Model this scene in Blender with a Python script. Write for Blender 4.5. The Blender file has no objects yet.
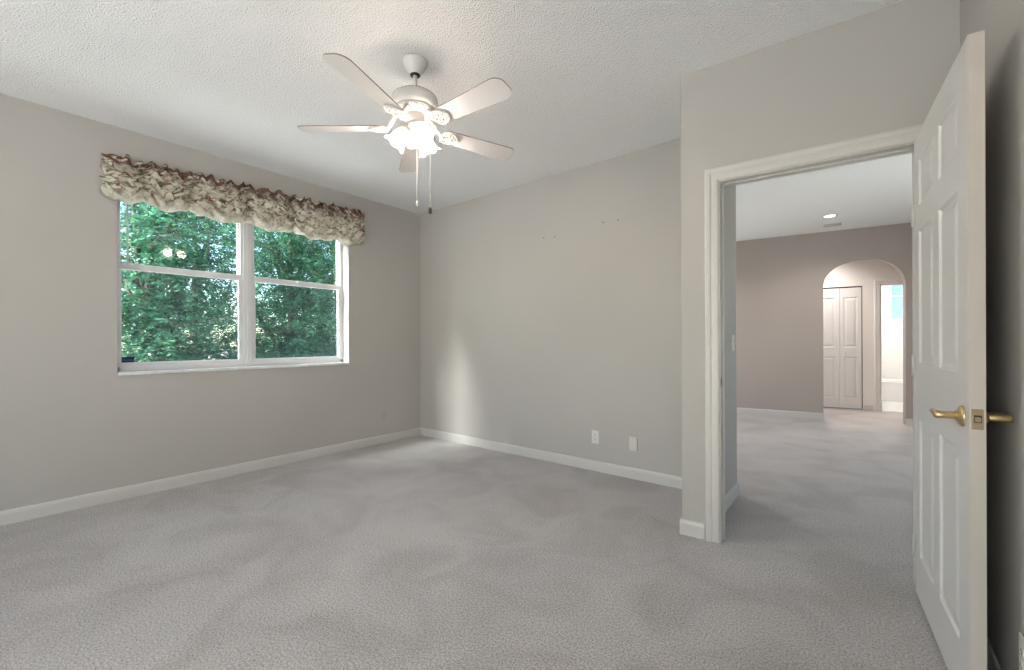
import bpy, bmesh, math, random
import numpy as np
from mathutils import Matrix, Vector, Euler
random.seed(7)
S = bpy.context.scene
COL = S.collection

# ------------------------------------------------------------------ camera
YAW, ROLL, CAMZ, FPX, CY = math.radians(38.84), math.radians(-0.207), 1.152, 428.3, 341.7
F = Vector((-math.sin(YAW), math.cos(YAW), 0)); R = Vector((math.cos(YAW), math.sin(YAW), 0)); U = Vector((0, 0, 1))
R3 = R*math.cos(ROLL) + U*math.sin(ROLL); U3 = U*math.cos(ROLL) - R*math.sin(ROLL)
cd = bpy.data.cameras.new('camera'); cam = bpy.data.objects.new('camera', cd); COL.objects.link(cam)
cam.matrix_world = Matrix(((R3.x, U3.x, -F.x, 0), (R3.y, U3.y, -F.y, 0), (R3.z, U3.z, -F.z, CAMZ), (0, 0, 0, 1)))
cd.sensor_fit = 'HORIZONTAL'; cd.sensor_width = 36; cd.lens = FPX/1024*36
cd.shift_y = (CY-335)/1024; cd.clip_start = 0.02; cd.clip_end = 300
S.camera = cam

# ------------------------------------------------------------------ sky, sun, exposure
S.view_settings.view_transform = 'Standard'; S.view_settings.look = 'None'
S.view_settings.exposure = 0.85; S.view_settings.gamma = 1.0; S.view_settings.use_curve_mapping = False
W = bpy.data.worlds.new('sky'); S.world = W; W.use_nodes = True
wt = W.node_tree; wt.nodes.clear()
sky = wt.nodes.new('ShaderNodeTexSky'); sky.sky_type = 'NISHITA'; sky.sun_disc = False
sky.sun_elevation = math.radians(38); sky.sun_rotation = math.radians(195); sky.air_density = 1.0; sky.dust_density = .7
bg = wt.nodes.new('ShaderNodeBackground'); bg.inputs['Strength'].default_value = .36
wo = wt.nodes.new('ShaderNodeOutputWorld')
wt.links.new(sky.outputs[0], bg.inputs[0]); wt.links.new(bg.outputs[0], wo.inputs[0])
SUN_DIR = Vector((0.30, 0.95, -0.82))                 # hazy sun, grazing in at the window past the corner
sd = bpy.data.lights.new('sun', 'SUN'); sd.energy = 29.0; sd.angle = math.radians(30); sd.color = (1.0, 0.965, 0.945)
sun = bpy.data.objects.new('sun', sd); COL.objects.link(sun)
sun.rotation_euler = SUN_DIR.to_track_quat('-Z', 'Y').to_euler(); sun.location = (-8, -12, 14)

FAN_LAMP_W = 10.5
DOWNLIGHT_W = 34.0

# ------------------------------------------------------------------ helpers
def tag(o, label=None, cat=None, group=None, kind=None):
    if label: o['label'] = label
    if cat: o['category'] = cat
    if group: o['group'] = group
    if kind: o['kind'] = kind
    return o

def link(name, me, mats, parent=None, mw=None, smooth=False):
    o = bpy.data.objects.new(name, me); COL.objects.link(o)
    for m in (mats if isinstance(mats, (list, tuple)) else [mats]): me.materials.append(m)
    if smooth:
        for p in me.polygons: p.use_smooth = True
    if parent: o.parent = parent
    if mw is not None:
        if parent: o.matrix_local = mw
        else: o.matrix_world = mw
    return o

def empty(name, mw=None):
    o = bpy.data.objects.new(name, None); COL.objects.link(o); o.empty_display_size = .1
    if mw is not None: o.matrix_world = mw
    return o

class MB:
    """collects shapes in one bmesh and links them as ONE mesh object"""
    def __init__(self): self.bm = bmesh.new(); self.mi = 0
    def _new(self, faces):
        for f in faces: f.material_index = self.mi
    def box(self, a, b, bev=0, M=None):
        a, b = Vector(a), Vector(b)
        r = bmesh.ops.create_cube(self.bm, size=1)
        vs = r['verts']
        for v in vs: v.co = Vector(((a.x+b.x)/2+v.co.x*(b.x-a.x), (a.y+b.y)/2+v.co.y*(b.y-a.y), (a.z+b.z)/2+v.co.z*(b.z-a.z)))
        es = list({e for v in vs for e in v.link_edges})
        fs = list({f for v in vs for f in v.link_faces}); self._new(fs)
        if M is not None: bmesh.ops.transform(self.bm, matrix=M, verts=vs)
        if bev:
            rr = bmesh.ops.bevel(self.bm, geom=es, offset=bev, segments=2, affect='EDGES', profile=.5)
            self._new(rr['faces'])
        return self
    def lathe(self, prof, n=32, M=None, cap=True):
        """prof: list of (r, z)"""
        rings = []
        for r, z in prof:
            rings.append([self.bm.verts.new((r*math.cos(2*math.pi*k/n), r*math.sin(2*math.pi*k/n), z)) for k in range(n)])
        fs = []
        for a, b in zip(rings, rings[1:]):
            for k in range(n):
                fs.append(self.bm.faces.new((a[k], a[(k+1) % n], b[(k+1) % n], b[k])))
        if cap:
            fs.append(self.bm.faces.new(rings[0][::-1])); fs.append(self.bm.faces.new(rings[-1]))
        self._new(fs)
        for f in fs: f.smooth = True
        if M is not None: bmesh.ops.transform(self.bm, matrix=M, verts=[v for r in rings for v in r])
        return self
    def tube(self, pts, rad, n=10, cap=True):
        pts = [Vector(p) for p in pts]; rings = []
        rs = rad if isinstance(rad, (list, tuple)) else [rad]*len(pts)
        up = Vector((0, 0, 1)); prev = None
        for i, p in enumerate(pts):
            t = (pts[min(i+1, len(pts)-1)]-pts[max(i-1, 0)]).normalized()
            if prev is None:
                a = t.cross(up)
                if a.length < 1e-3: a = t.cross(Vector((1, 0, 0)))
            else:
                a = prev - t*prev.dot(t)
            a.normalize(); prev = a; b = t.cross(a)
            rings.append([self.bm.verts.new(p+rs[i]*(a*math.cos(2*math.pi*k/n)+b*math.sin(2*math.pi*k/n))) for k in range(n)])
        fs = []
        for A, B in zip(rings, rings[1:]):
            for k in range(n): fs.append(self.bm.faces.new((A[k], A[(k+1) % n], B[(k+1) % n], B[k])))
        if cap: fs.append(self.bm.faces.new(rings[0][::-1])); fs.append(self.bm.faces.new(rings[-1]))
        self._new(fs)
        for f in fs: f.smooth = True
        return self
    def prism(self, poly, h0, h1, M=None, side_mi=None, top_mi=None):
        """polygon (x,y) extruded along z"""
        a = [self.bm.verts.new((x, y, h0)) for x, y in poly]; b = [self.bm.verts.new((x, y, h1)) for x, y in poly]
        n = len(poly); lo = self.bm.faces.new(a[::-1]); hi = self.bm.faces.new(b)
        sides = [self.bm.faces.new((a[k], a[(k+1) % n], b[(k+1) % n], b[k])) for k in range(n)]
        self._new([lo, hi]+sides)
        if side_mi is not None:
            for f in sides: f.material_index = side_mi
        if top_mi is not None: hi.material_index = top_mi
        if M is not None: bmesh.ops.transform(self.bm, matrix=M, verts=a+b)
        return self
    def sweep(self, prof, path):
        """prof: closed list of points; path: function(profile point) -> list of 3D points"""
        rows = [[self.bm.verts.new(p) for p in path(q)] for q in prof]
        n = len(rows); fs = []
        for i in range(n):
            A, B = rows[i], rows[(i+1) % n]
            for k in range(len(A)-1): fs.append(self.bm.faces.new((A[k], A[k+1], B[k+1], B[k])))
        fs.append(self.bm.faces.new([r[0] for r in rows])); fs.append(self.bm.faces.new([r[-1] for r in rows][::-1]))
        self._new(fs); return self
    def build(self, name, mats, parent=None, mw=None, smooth=False):
        bmesh.ops.recalc_face_normals(self.bm, faces=self.bm.faces[:])
        me = bpy.data.meshes.new(name); self.bm.to_mesh(me); self.bm.free()
        return link(name, me, mats, parent, mw, smooth)

def frame2(ox, oy, dx, dy, oz=0):
    l = math.hypot(dx, dy); dx /= l; dy /= l
    return Matrix(((dx, -dy, 0, ox), (dy, dx, 0, oy), (0, 0, 1, oz), (0, 0, 0, 1)))
def T(x, y, z): return Matrix.Translation((x, y, z))
def RX(a): return Matrix.Rotation(math.radians(a), 4, 'X')
def RY(a): return Matrix.Rotation(math.radians(a), 4, 'Y')
def RZ(a): return Matrix.Rotation(math.radians(a), 4, 'Z')

# ------------------------------------------------------------------ materials
def mat(name, col, rough=.5, metal=0, spec=.5):
    m = bpy.data.materials.new(name); m.use_nodes = True
    b = m.node_tree.nodes['Principled BSDF']
    b.inputs['Base Color'].default_value = (*col, 1); b.inputs['Roughness'].default_value = rough
    b.inputs['Metallic'].default_value = metal; b.inputs['Specular IOR Level'].default_value = spec
    return m
def N(m, t): return m.node_tree.nodes.new(t)
def L(m, a, b): m.node_tree.links.new(a, b)
def bsdf(m): return m.node_tree.nodes['Principled BSDF']
def noise(m, scale, detail=3, rough=.5, coord='Object', dist=0, dim=None):
    tc = N(m, 'ShaderNodeTexCoord'); n = N(m, 'ShaderNodeTexNoise')
    n.inputs['Scale'].default_value = scale; n.inputs['Detail'].default_value = detail
    n.inputs['Roughness'].default_value = rough; n.inputs['Distortion'].default_value = dist
    L(m, tc.outputs[coord], n.inputs['Vector']); return n
def ramp(m, fac, stops):
    r = N(m, 'ShaderNodeValToRGB'); e = r.color_ramp.elements
    while len(e) < len(stops): e.new(.5)
    for k, (p, c) in enumerate(stops): e[k].position = p; e[k].color = (*c, 1)
    L(m, fac, r.inputs['Fac']); return r
def bump(m, h, strength, dist):
    b = N(m, 'ShaderNodeBump'); b.inputs['Strength'].default_value = strength; b.inputs['Distance'].default_value = dist
    L(m, h, b.inputs['Height']); L(m, b.outputs[0], bsdf(m).inputs['Normal']); return b
def mul(m, a, b, fac=1.0, mode='MULTIPLY'):
    x = N(m, 'ShaderNodeMix'); x.data_type = 'RGBA'; x.blend_type = mode; x.inputs['Factor'].default_value = fac
    L(m, a, x.inputs['A']); L(m, b, x.inputs['B']); return x

def paint(name, col, rough=.75, bscale=160, bstr=.12):
    m = mat(name, col, rough, spec=.3)
    n = noise(m, 1.1, 2); r = ramp(m, n.outputs['Fac'], [(.3, tuple(c*.97 for c in col)), (.7, tuple(c*1.03 for c in col))])
    L(m, r.outputs[0], bsdf(m).inputs['Base Color'])
    n2 = noise(m, bscale, 3); bump(m, n2.outputs['Fac'], bstr, .002); return m
M_wall = paint('greige_wall_paint', (.49, .463, .437))
M_hall = paint('taupe_hall_paint', (.43, .375, .345))
M_vest = paint('pale_wall_paint', (.80, .765, .725))
M_bath = paint('white_bath_paint', (.82, .82, .80))
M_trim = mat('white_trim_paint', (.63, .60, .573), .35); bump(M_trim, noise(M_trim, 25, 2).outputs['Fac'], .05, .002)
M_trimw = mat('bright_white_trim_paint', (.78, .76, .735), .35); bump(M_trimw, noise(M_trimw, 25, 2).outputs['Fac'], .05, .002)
M_door = mat('white_door_paint', (.70, .685, .67), .38); bump(M_door, noise(M_door, 30, 3).outputs['Fac'], .06, .002)
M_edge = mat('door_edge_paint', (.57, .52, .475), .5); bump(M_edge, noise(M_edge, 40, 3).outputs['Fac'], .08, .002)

M_ceil = mat('textured_ceiling', (.93, .915, .915), .9, spec=.2)
tc = N(M_ceil, 'ShaderNodeTexCoord')
v = N(M_ceil, 'ShaderNodeTexVoronoi'); v.inputs['Scale'].default_value = 110; L(M_ceil, tc.outputs['Object'], v.inputs['Vector'])
n2 = noise(M_ceil, 60, 4, .65); ad = N(M_ceil, 'ShaderNodeMath'); ad.operation = 'ADD'
L(M_ceil, v.outputs['Distance'], ad.inputs[0]); L(M_ceil, n2.outputs['Fac'], ad.inputs[1])
bump(M_ceil, ad.outputs[0], .75, .007)
M_hceil = mat('smooth_hall_ceiling', (.88, .88, .87), .9, spec=.2); bump(M_hceil, noise(M_hceil, 60, 3).outputs['Fac'], .1, .004)

M_carpet = mat('cut_pile_carpet', (.5, .48, .46), .95, spec=.1)
m = M_carpet
n1 = noise(m, 120, 3, .75); r1 = ramp(m, n1.outputs['Fac'], [(.32, (.42, .40, .385)), (.5, (.93, .925, .92)), (.70, (1.32, 1.32, 1.32))])
n2 = noise(m, 2.1, 3, .55, dist=.9); r2 = ramp(m, n2.outputs['Fac'], [(.36, (.89, .88, .87)), (.47, (.97, .97, .97)), (.54, (1.03, 1.03, 1.03)), (.68, (1.09, 1.09, 1.09))])
n3 = noise(m, .55, 3, .5); r3 = ramp(m, n3.outputs['Fac'], [(.35, (.530, .500, .490)), (.65, (.535, .512, .500))])
x = mul(m, r3.outputs[0], r2.outputs[0]); x2 = mul(m, x.outputs['Result'], r1.outputs[0])
L(m, x2.outputs['Result'], bsdf(m).inputs['Base Color'])
bump(m, noise(m, 170, 3, .7).outputs['Fac'], .7, .008)
bsdf(m).inputs['Sheen Weight'].default_value = .15
M_tile = mat('white_floor_tile', (.78, .78, .77), .25)
tc = N(M_tile, 'ShaderNodeTexCoord'); br = N(M_tile, 'ShaderNodeTexBrick'); br.inputs['Scale'].default_value = 1
br.offset = 0; br.inputs['Brick Width'].default_value = .33; br.inputs['Row Height'].default_value = .33; br.inputs['Mortar Size'].default_value = .004
br.inputs['Color1'].default_value = br.inputs['Color2'].default_value = (.78, .78, .77, 1); br.inputs['Mortar'].default_value = (.6, .6, .58, 1)
L(M_tile, tc.outputs['Object'], br.inputs['Vector']); L(M_tile, br.outputs['Color'], bsdf(M_tile).inputs['Base Color'])

M_alu = mat('white_window_metal', (.72, .72, .72), .45); bump(M_alu, noise(M_alu, 60, 3).outputs['Fac'], .08, .001)
M_marble = mat('white_marble_sill', (.80, .80, .79), .25)
nn = noise(M_marble, 9, 5, .6, dist=1.2); rr = ramp(M_marble, nn.outputs['Fac'], [(.4, (.70, .70, .70)), (.6, (.82, .82, .81))]); L(M_marble, rr.outputs[0], bsdf(M_marble).inputs['Base Color'])
M_brass = mat('satin_brass', (.72, .55, .30), .28, 1); bump(M_brass, noise(M_brass, 80, 3).outputs['Fac'], .06, .001)
M_brassd = mat('dull_brass', (.36, .28, .18), .45, .9); bump(M_brassd, noise(M_brassd, 90, 3).outputs['Fac'], .2, .001)
M_steel = mat('brushed_nickel', (.55, .53, .50), .4, 1)
M_dark = mat('dark_gap', (.03, .03, .03), .8)
M_plate = mat('white_plastic', (.74, .72, .67), .35)
M_plate2 = mat('almond_plastic', (.66, .62, .56), .4)
M_fan = mat('white_fan_enamel', (.72, .69, .66), .3); bump(M_fan, noise(M_fan, 50, 2).outputs['Fac'], .03, .001)
M_blade = mat('white_fan_blade', (.78, .73, .70), .42); bump(M_blade, noise(M_blade, 20, 3).outputs['Fac'], .05, .001)
M_bedge = mat('tan_blade_edge', (.30, .24, .20), .6)
M_sticker = mat('navy_sticker', (.012, .022, .09), .35)
M_stickl = mat('sticker_blue_band', (.05, .10, .30), .35)
M_porc = mat('white_porcelain', (.86, .86, .86), .15)

def glass(name, tint=(.93, .97, .96), refl=.06):
    m = bpy.data.materials.new(name); m.use_nodes = True; nt = m.node_tree; nt.nodes.clear()
    t = nt.nodes.new('ShaderNodeBsdfTransparent'); t.inputs[0].default_value = (*tint, 1)
    g = nt.nodes.new('ShaderNodeBsdfGlossy'); g.inputs['Roughness'].default_value = .02
    lw = nt.nodes.new('ShaderNodeLayerWeight'); lw.inputs['Blend'].default_value = .5
    pw = nt.nodes.new('ShaderNodeMath'); pw.operation = 'POWER'; pw.inputs[1].default_value = 5; nt.links.new(lw.outputs['Facing'], pw.inputs[0])
    fr = nt.nodes.new('ShaderNodeMath'); fr.operation = 'MULTIPLY_ADD'; fr.inputs[1].default_value = .9; fr.inputs[2].default_value = .035; nt.links.new(pw.outputs[0], fr.inputs[0])
    mx = nt.nodes.new('ShaderNodeMixShader'); o = nt.nodes.new('ShaderNodeOutputMaterial')
    nt.links.new(fr.outputs[0], mx.inputs[0]); nt.links.new(t.outputs[0], mx.inputs[1]); nt.links.new(g.outputs[0], mx.inputs[2]); nt.links.new(mx.outputs[0], o.inputs[0])
    return m
M_glass = glass('window_glass')
def veil(name, col, dens):
    m = bpy.data.materials.new(name); m.use_nodes = True; nt = m.node_tree; nt.nodes.clear()
    t = nt.nodes.new('ShaderNodeBsdfTransparent'); d = nt.nodes.new('ShaderNodeBsdfDiffuse'); d.inputs[0].default_value = (*col, 1)
    mx = nt.nodes.new('ShaderNodeMixShader'); mx.inputs[0].default_value = dens; o = nt.nodes.new('ShaderNodeOutputMaterial')
    nt.links.new(t.outputs[0], mx.inputs[1]); nt.links.new(d.outputs[0], mx.inputs[2]); nt.links.new(mx.outputs[0], o.inputs[0]); return m
M_screen = veil('insect_screen_mesh', (.26, .38, .46), .06)
def shade_mat():
    m = bpy.data.materials.new('frosted_lamp_glass'); m.use_nodes = True; nt = m.node_tree; nt.nodes.clear()
    t = nt.nodes.new('ShaderNodeBsdfTransparent'); t.inputs[0].default_value = (1, .97, .93, 1)
    tr = nt.nodes.new('ShaderNodeBsdfTranslucent'); tr.inputs[0].default_value = (.95, .92, .88, 1)
    pr = nt.nodes.new('ShaderNodeBsdfPrincipled'); pr.inputs['Base Color'].default_value = (.9, .88, .85, 1); pr.inputs['Roughness'].default_value = .25
    a = nt.nodes.new('ShaderNodeMixShader'); a.inputs[0].default_value = .4
    b = nt.nodes.new('ShaderNodeMixShader'); b.inputs[0].default_value = .26
    em = nt.nodes.new('ShaderNodeEmission'); em.inputs[0].default_value = (1, .93, .84, 1); em.inputs[1].default_value = .2
    ad = nt.nodes.new('ShaderNodeAddShader'); o = nt.nodes.new('ShaderNodeOutputMaterial')
    tc = nt.nodes.new('ShaderNodeTexCoord'); n = nt.nodes.new('ShaderNodeTexNoise'); n.inputs['Scale'].default_value = 40
    bp = nt.nodes.new('ShaderNodeBump'); bp.inputs['Strength'].default_value = .2; bp.inputs['Distance'].default_value = .003
    nt.links.new(tc.outputs['Object'], n.inputs['Vector']); nt.links.new(n.outputs['Fac'], bp.inputs['Height']); nt.links.new(bp.outputs[0], pr.inputs['Normal'])
    nt.links.new(tr.outputs[0], a.inputs[1]); nt.links.new(pr.outputs[0], a.inputs[2])
    nt.links.new(a.outputs[0], b.inputs[1]); nt.links.new(t.outputs[0], b.inputs[2])
    nt.links.new(b.outputs[0], ad.inputs[0]); nt.links.new(em.outputs[0], ad.inputs[1]); nt.links.new(ad.outputs[0], o.inputs[0]); return m
M_shade = shade_mat()
def emis(name, col, s):
    m = bpy.data.materials.new(name); m.use_nodes = True; nt = m.node_tree; nt.nodes.clear()
    e = nt.nodes.new('ShaderNodeEmission'); e.inputs[0].default_value = (*col, 1); e.inputs[1].default_value = s
    o = nt.nodes.new('ShaderNodeOutputMaterial'); nt.links.new(e.outputs[0], o.inputs[0]); return m
M_bulb = emis('lit_bulb', (1, .90, .76), 3.0)
nt = M_bulb.node_tree; t_ = nt.nodes.new('ShaderNodeBsdfTransparent'); a_ = nt.nodes.new('ShaderNodeAddShader')     # clear lit envelope
nt.links.new(nt.nodes['Emission'].outputs[0], a_.inputs[0]); nt.links.new(t_.outputs[0], a_.inputs[1]); nt.links.new(a_.outputs[0], nt.nodes['Material Output'].inputs[0])
M_lens = emis('lit_downlight_lens', (1, .95, .88), 4.0)

# ------------------------------------------------------------------ room shell
XL, XR, YB, YR, H = -4.23, .360, 3.434, -3.60, 2.74
WY0, WY1, WZ0, WZ1 = .632, 2.473, .925, 2.38
def struct(mb, name, m, label, cat, mw=None):
    return tag(mb.build(name, m, None, mw), label, cat, None, 'structure')
DW = frame2(-.817, 2.633, 1, .083)             # door wall frame: x along the wall, y into the wall
HW = frame2(-1.48, 7.57, 1, .15)               # hall far wall frame

struct(MB().box((-4.43, -3.75, -.12), (2.4, 9.2, 0)), 'floor', M_carpet, 'grey beige carpet running from the room out into the hall', 'floor')
struct(MB().box((-4.43, -3.75, H), (1.2, 3.5, H+.12)), 'ceiling', M_ceil, 'white stipple textured ceiling above the fan', 'ceiling')
struct(MB().box((-4.43, 3.5, H), (3.2, 13.2, H+.12)).box((-.70, 2.76, H-.004), (2.2, 3.52, H+.1)), 'ceiling_hall', M_hceil, 'smooth pale ceiling of the hall beyond the doorway', 'ceiling')
b = MB()
b.box((-4.43, -3.75, 0), (XL, WY0, H)).box((-4.43, WY1, 0), (XL, 3.55, H)).box((-4.43, WY0, 0), (XL, WY1, WZ0)).box((-4.43, WY0, WZ1), (XL, WY1, H))
struct(b, 'wall_left', M_wall, 'greige wall on the left with the double window', 'wall')
struct(MB().box((XL-.05, YB, 0), (-.76, 3.55, H)), 'wall_back', M_wall, 'greige back wall with the two outlet plates', 'wall')
struct(MB().box((-.817, 2.70, 0), (-.705, 3.565, H)), 'wall_jog', M_wall, 'short wall joining back wall to doorway wall, seen through the doorway with a light switch', 'wall')
OX0, OX1, OZ = .212, 1.045, 2.062
b = MB().box((0, 0, 0), (OX0-.02, .12, H)).box((OX1+.02, 0, 0), (1.22, .12, H)).box((OX0-.02, 0, OZ+.02), (OX1+.02, .12, H))
struct(b, 'wall_doorway', M_wall, 'greige wall around the open doorway', 'wall', DW)
struct(MB().box((XR, -3.75, 0), (XR+.12, 2.86, H)), 'wall_right', M_wall, 'greige wall behind the open door, in shadow', 'wall')
GX0, GX1, GZ = -2.9, .15, 2.25
struct(MB().box((-4.43, -3.75, 0), (GX0, YR, H)).box((GX1, -3.75, 0), (XR+.1, YR, H)).box((GX0, -3.75, GZ), (GX1, YR, H)), 'wall_rear', M_wall, 'greige wall behind the viewer', 'wall')
# hall shell
A0, A1, AS, AT = 1.110, 2.018, 1.93, 2.306
arch = [(A0+(A1-A0)*(.5-.5*math.cos(math.pi*k/28)), AS+(AT-AS)*math.sin(math.pi*k/28)) for k in range(29)]
poly = [(-3.2, 0), (A0, 0)] + arch + [(A1, 0), (3.3, 0), (3.3, H), (-3.2, H)]
b = MB(); b.prism(poly, 0, .13, RX(90) @ Matrix.Diagonal((1, 1, -1, 1)))
struct(b, 'wall_hall', M_hall, 'taupe hall wall with the arched opening', 'wall', HW)
struct(MB().box((-3.95, 3.5, 0), (-3.8, 4.1, H)).box((-3.95, 6.6, 0), (-3.8, 7.4, H)).box((-3.95, 4.1, 2.25), (-3.8, 6.6, H)), 'wall_hall_left', M_hall, 'taupe wall at the left end of the hall', 'wall')
struct(MB().box((1.75, 2.8, 0), (1.9, 3.6, H)).box((1.75, 5.6, 0), (1.9, 8.1, H)).box((1.75, 3.5, 0), (1.9, 3.9, H)).box((1.75, 3.9, 2.25), (1.9, 5.6, H)), 'wall_hall_right', M_hall, 'taupe wall at the right end of the hall', 'wall')
struct(MB().box((XR, 2.86, 0), (1.9, 2.98, H)), 'wall_hall_near', M_hall, 'taupe hall wall beside the doorway', 'wall')
struct(MB().box((-3.2, 3.552, 0), (-.9, 3.56, H)), 'wall_hall_back', M_hall, 'hall face of the bedroom back wall', 'wall')
# vestibule behind the arch and the bath beyond
VY = 1.32; BD0, BD1 = 1.165, 1.770; DO0, DO1, DOZ = 1.998, 2.70, 2.055
b = MB().box((-.1, VY, 0), (BD0, VY+.12, H)).box((BD1, VY, 0), (DO0, VY+.12, H)).box((DO1, VY, 0), (3.3, VY+.12, H)).box((BD0, VY, 2.055), (BD1, VY+.12, H)).box((DO0, VY, DOZ), (DO1, VY+.12, H))
struct(b, 'wall_vestibule', M_vest, 'pale wall behind the arch with folding door and bath doorway', 'wall', HW)
struct(MB().box((-.1, .13, 0), (0, VY, H)), 'wall_vestibule_left', M_vest, 'pale left wall of the vestibule behind the arch', 'wall', HW)
struct(MB().box((3.1, .13, 0), (3.2, 3.8, H)), 'wall_vestibule_right', M_vest, 'pale right wall of vestibule and bath', 'wall', HW)
struct(MB().box((BD0-.1, VY+.7, 0), (BD1+.1, VY+.75, H)).box((BD0-.15, VY+.12, 0), (BD0-.1, VY+.75, H)), 'wall_closet', M_vest, 'pale back wall inside the closet of the folding door', 'wall', HW)
BX0, BX1, BZ0, BZ1 = 2.565, 2.98, 1.56, 2.34
b = MB().box((1.7, 3.6, 0), (BX0, 3.72, H)).box((BX1, 3.6, 0), (3.2, 3.72, H)).box((BX0, 3.6, 0), (BX1, 3.72, BZ0)).box((BX0, 3.6, BZ1), (BX1, 3.72, H))
struct(b, 'wall_bath', M_bath, 'white bath wall above the tub with a small window', 'wall', HW)
struct(MB().box((1.86, VY+.12, 0), (1.93, 3.6, H)), 'wall_bath_left', M_bath, 'white left wall of the bath', 'wall', HW)
struct(MB().box((1.8, VY+.02, .0), (3.2, 3.72, .006)), 'floor_bath', M_tile, 'bright white tile floor of the bath', 'floor', HW)

# ------------------------------------------------------------------ baseboards
BP = [(0, 0), (.013, 0), (.013, .068), (.010, .082), (.006, .088), (0, .09)]      # (out, z)
def baseboard(name, p0, p1, label, mw=None, flip=False):
    p0, p1 = Vector((*p0, 0)), Vector((*p1, 0)); d = (p1-p0).normalized(); nrm = Vector((d.y, -d.x, 0))*(-1 if flip else 1)
    b = MB().sweep(BP, lambda q: [p0+nrm*q[0]+Vector((0, 0, q[1])), p1+nrm*q[0]+Vector((0, 0, q[1]))])
    return struct(b, name, M_trim, label, 'baseboard', mw)
baseboard('baseboard_left', (XL, YR), (XL, YB), 'white baseboard along the window wall')
baseboard('baseboard_back', (XL, YB), (-.817, YB), 'white baseboard along the back wall below the outlets')
baseboard('baseboard_jog', (-.817, YB), (-.817, 2.65), 'white baseboard on the side of the jog', None, True)
baseboard('baseboard_doorway', (-.012, 0), (OX0-.087, 0), 'short white baseboard between jog corner and door casing', DW)
baseboard('baseboard_right', (XR, YR), (XR, 2.70), 'white baseboard on the wall behind the open door', None, True)
baseboard('baseboard_passage', (-.705, 2.83), (-.705, 3.565), 'white baseboard below the light switch just past the doorway', None, False)
baseboard('baseboard_hall', (-3.1, 0), (A0, 0), 'white baseboard on the taupe wall left of the arch', HW)
baseboard('baseboard_hall_right', (A1, 0), (3.2, 0), 'white baseboard on the taupe wall right of the arch', HW)
baseboard('baseboard_vestibule', (BD1+.01, VY), (DO0-.1, VY), 'white baseboard between folding door and bath door casing', HW)

# ------------------------------------------------------------------ door casing, jamb
CP = [(0.006, 0), (0.006, .010), (.014, .014), (.030, .0155), (.046, .015), (.052, .019), (.070, .021), (.079, .018), (.081, 0)]   # (outward, proud)
def casing(name, x0, x1, zt, yface, sgn, m, label, mw):
    b = MB().sweep(CP, lambda q: [Vector((x0-q[0], yface-sgn*q[1], 0)), Vector((x0-q[0], yface-sgn*q[1], zt+q[0])), Vector((x1+q[0], yface-sgn*q[1], zt+q[0])), Vector((x1+q[0], yface-sgn*q[1], 0))])
    return struct(b, name, m, label, 'door casing', mw)
casing('trim_1', OX0, OX1, OZ, 0, 1, M_trim, 'white moulded casing around the open doorway', DW)
casing('trim_2', OX0, OX1, OZ, .12, -1, M_trim, 'white casing on the hall side of the open doorway', DW)
j = MB().box((OX0-.02, -.001, 0), (OX0, .121, OZ)).box((OX1, -.001, 0), (OX1+.02, .121, OZ)).box((OX0-.02, -.001, OZ), (OX1+.02, .121, OZ+.02))
j.box((OX0, .040, 0), (OX0+.011, .075, OZ), .002).box((OX1-.011, .040, 0), (OX1, .075, OZ), .002).box((OX0, .040, OZ-.011), (OX1, .075, OZ), .002)
jamb = struct(j, 'trim_3', M_trim, 'white door jamb lining the open doorway with stop strip', 'door jamb', DW)
k = MB().box((OX0-.001, .003, .885), (OX0+.0022, .036, .945), .001).build('strike_plate', M_brassd, jamb); k['label'] = 'dull brass strike plate on jamb'
kk = MB().box((OX0-.001, .012, .902), (OX0+.0028, .026, .928)).build('latch_hole', M_dark, k)

# ------------------------------------------------------------------ open six panel door
HP, EP = Vector((.205, 2.662)), Vector((.2575, 1.832))
DL = (EP-HP).length
DM = frame2(HP.x, HP.y, EP.x-HP.x, EP.y-HP.y, .014)   # x hinge->latch, y = to the right wall (back of leaf), z up
DT, DH = .035, 2.040
# check handedness: local +y must point to +X
door = empty('door_1', DM); tag(door, 'white six panel door standing open at the right', 'door', None, 'structure')
def panel_face(bm_mb, y, sgn, cols, rows, W_, H_):
    """face with recessed moulded and raised panels; y is the face plane, sgn the outward direction along y"""
    bm = bm_mb.bm
    xs = [0]+[c for cc in cols for c in cc]+[W_]; zs = [0]+[r for rr in rows for r in rr]+[H_]
    def q(a, b_, c, d):
        f = bm.faces.new([bm.verts.new(p) for p in (a, b_, c, d)]); f.material_index = 0
    for i in range(len(xs)-1):
        for k_ in range(len(zs)-1):
            x0, x1, z0, z1 = xs[i], xs[i+1], zs[k_], zs[k_+1]
            if i % 2 == 1 and k_ % 2 == 1:
                lv = [(0, 0), (.008, -.007), (.020, -.0085), (.045, -.002), (.05, -.0015)]
                prev = None
                for ins, dep in lv:
                    ring = [Vector((x0+ins, y+sgn*dep, z0+ins)), Vector((x1-ins, y+sgn*dep, z0+ins)), Vector((x1-ins, y+sgn*dep, z1-ins)), Vector((x0+ins, y+sgn*dep, z1-ins))]
                    if prev:
                        for s in range(4): q(prev[s], prev[(s+1) % 4], ring[(s+1) % 4], ring[s])
                    prev = ring
                q(*prev)
            else:
                q((x0, y, z0), (x1, y, z0), (x1, y, z1), (x0, y, z1))
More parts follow.
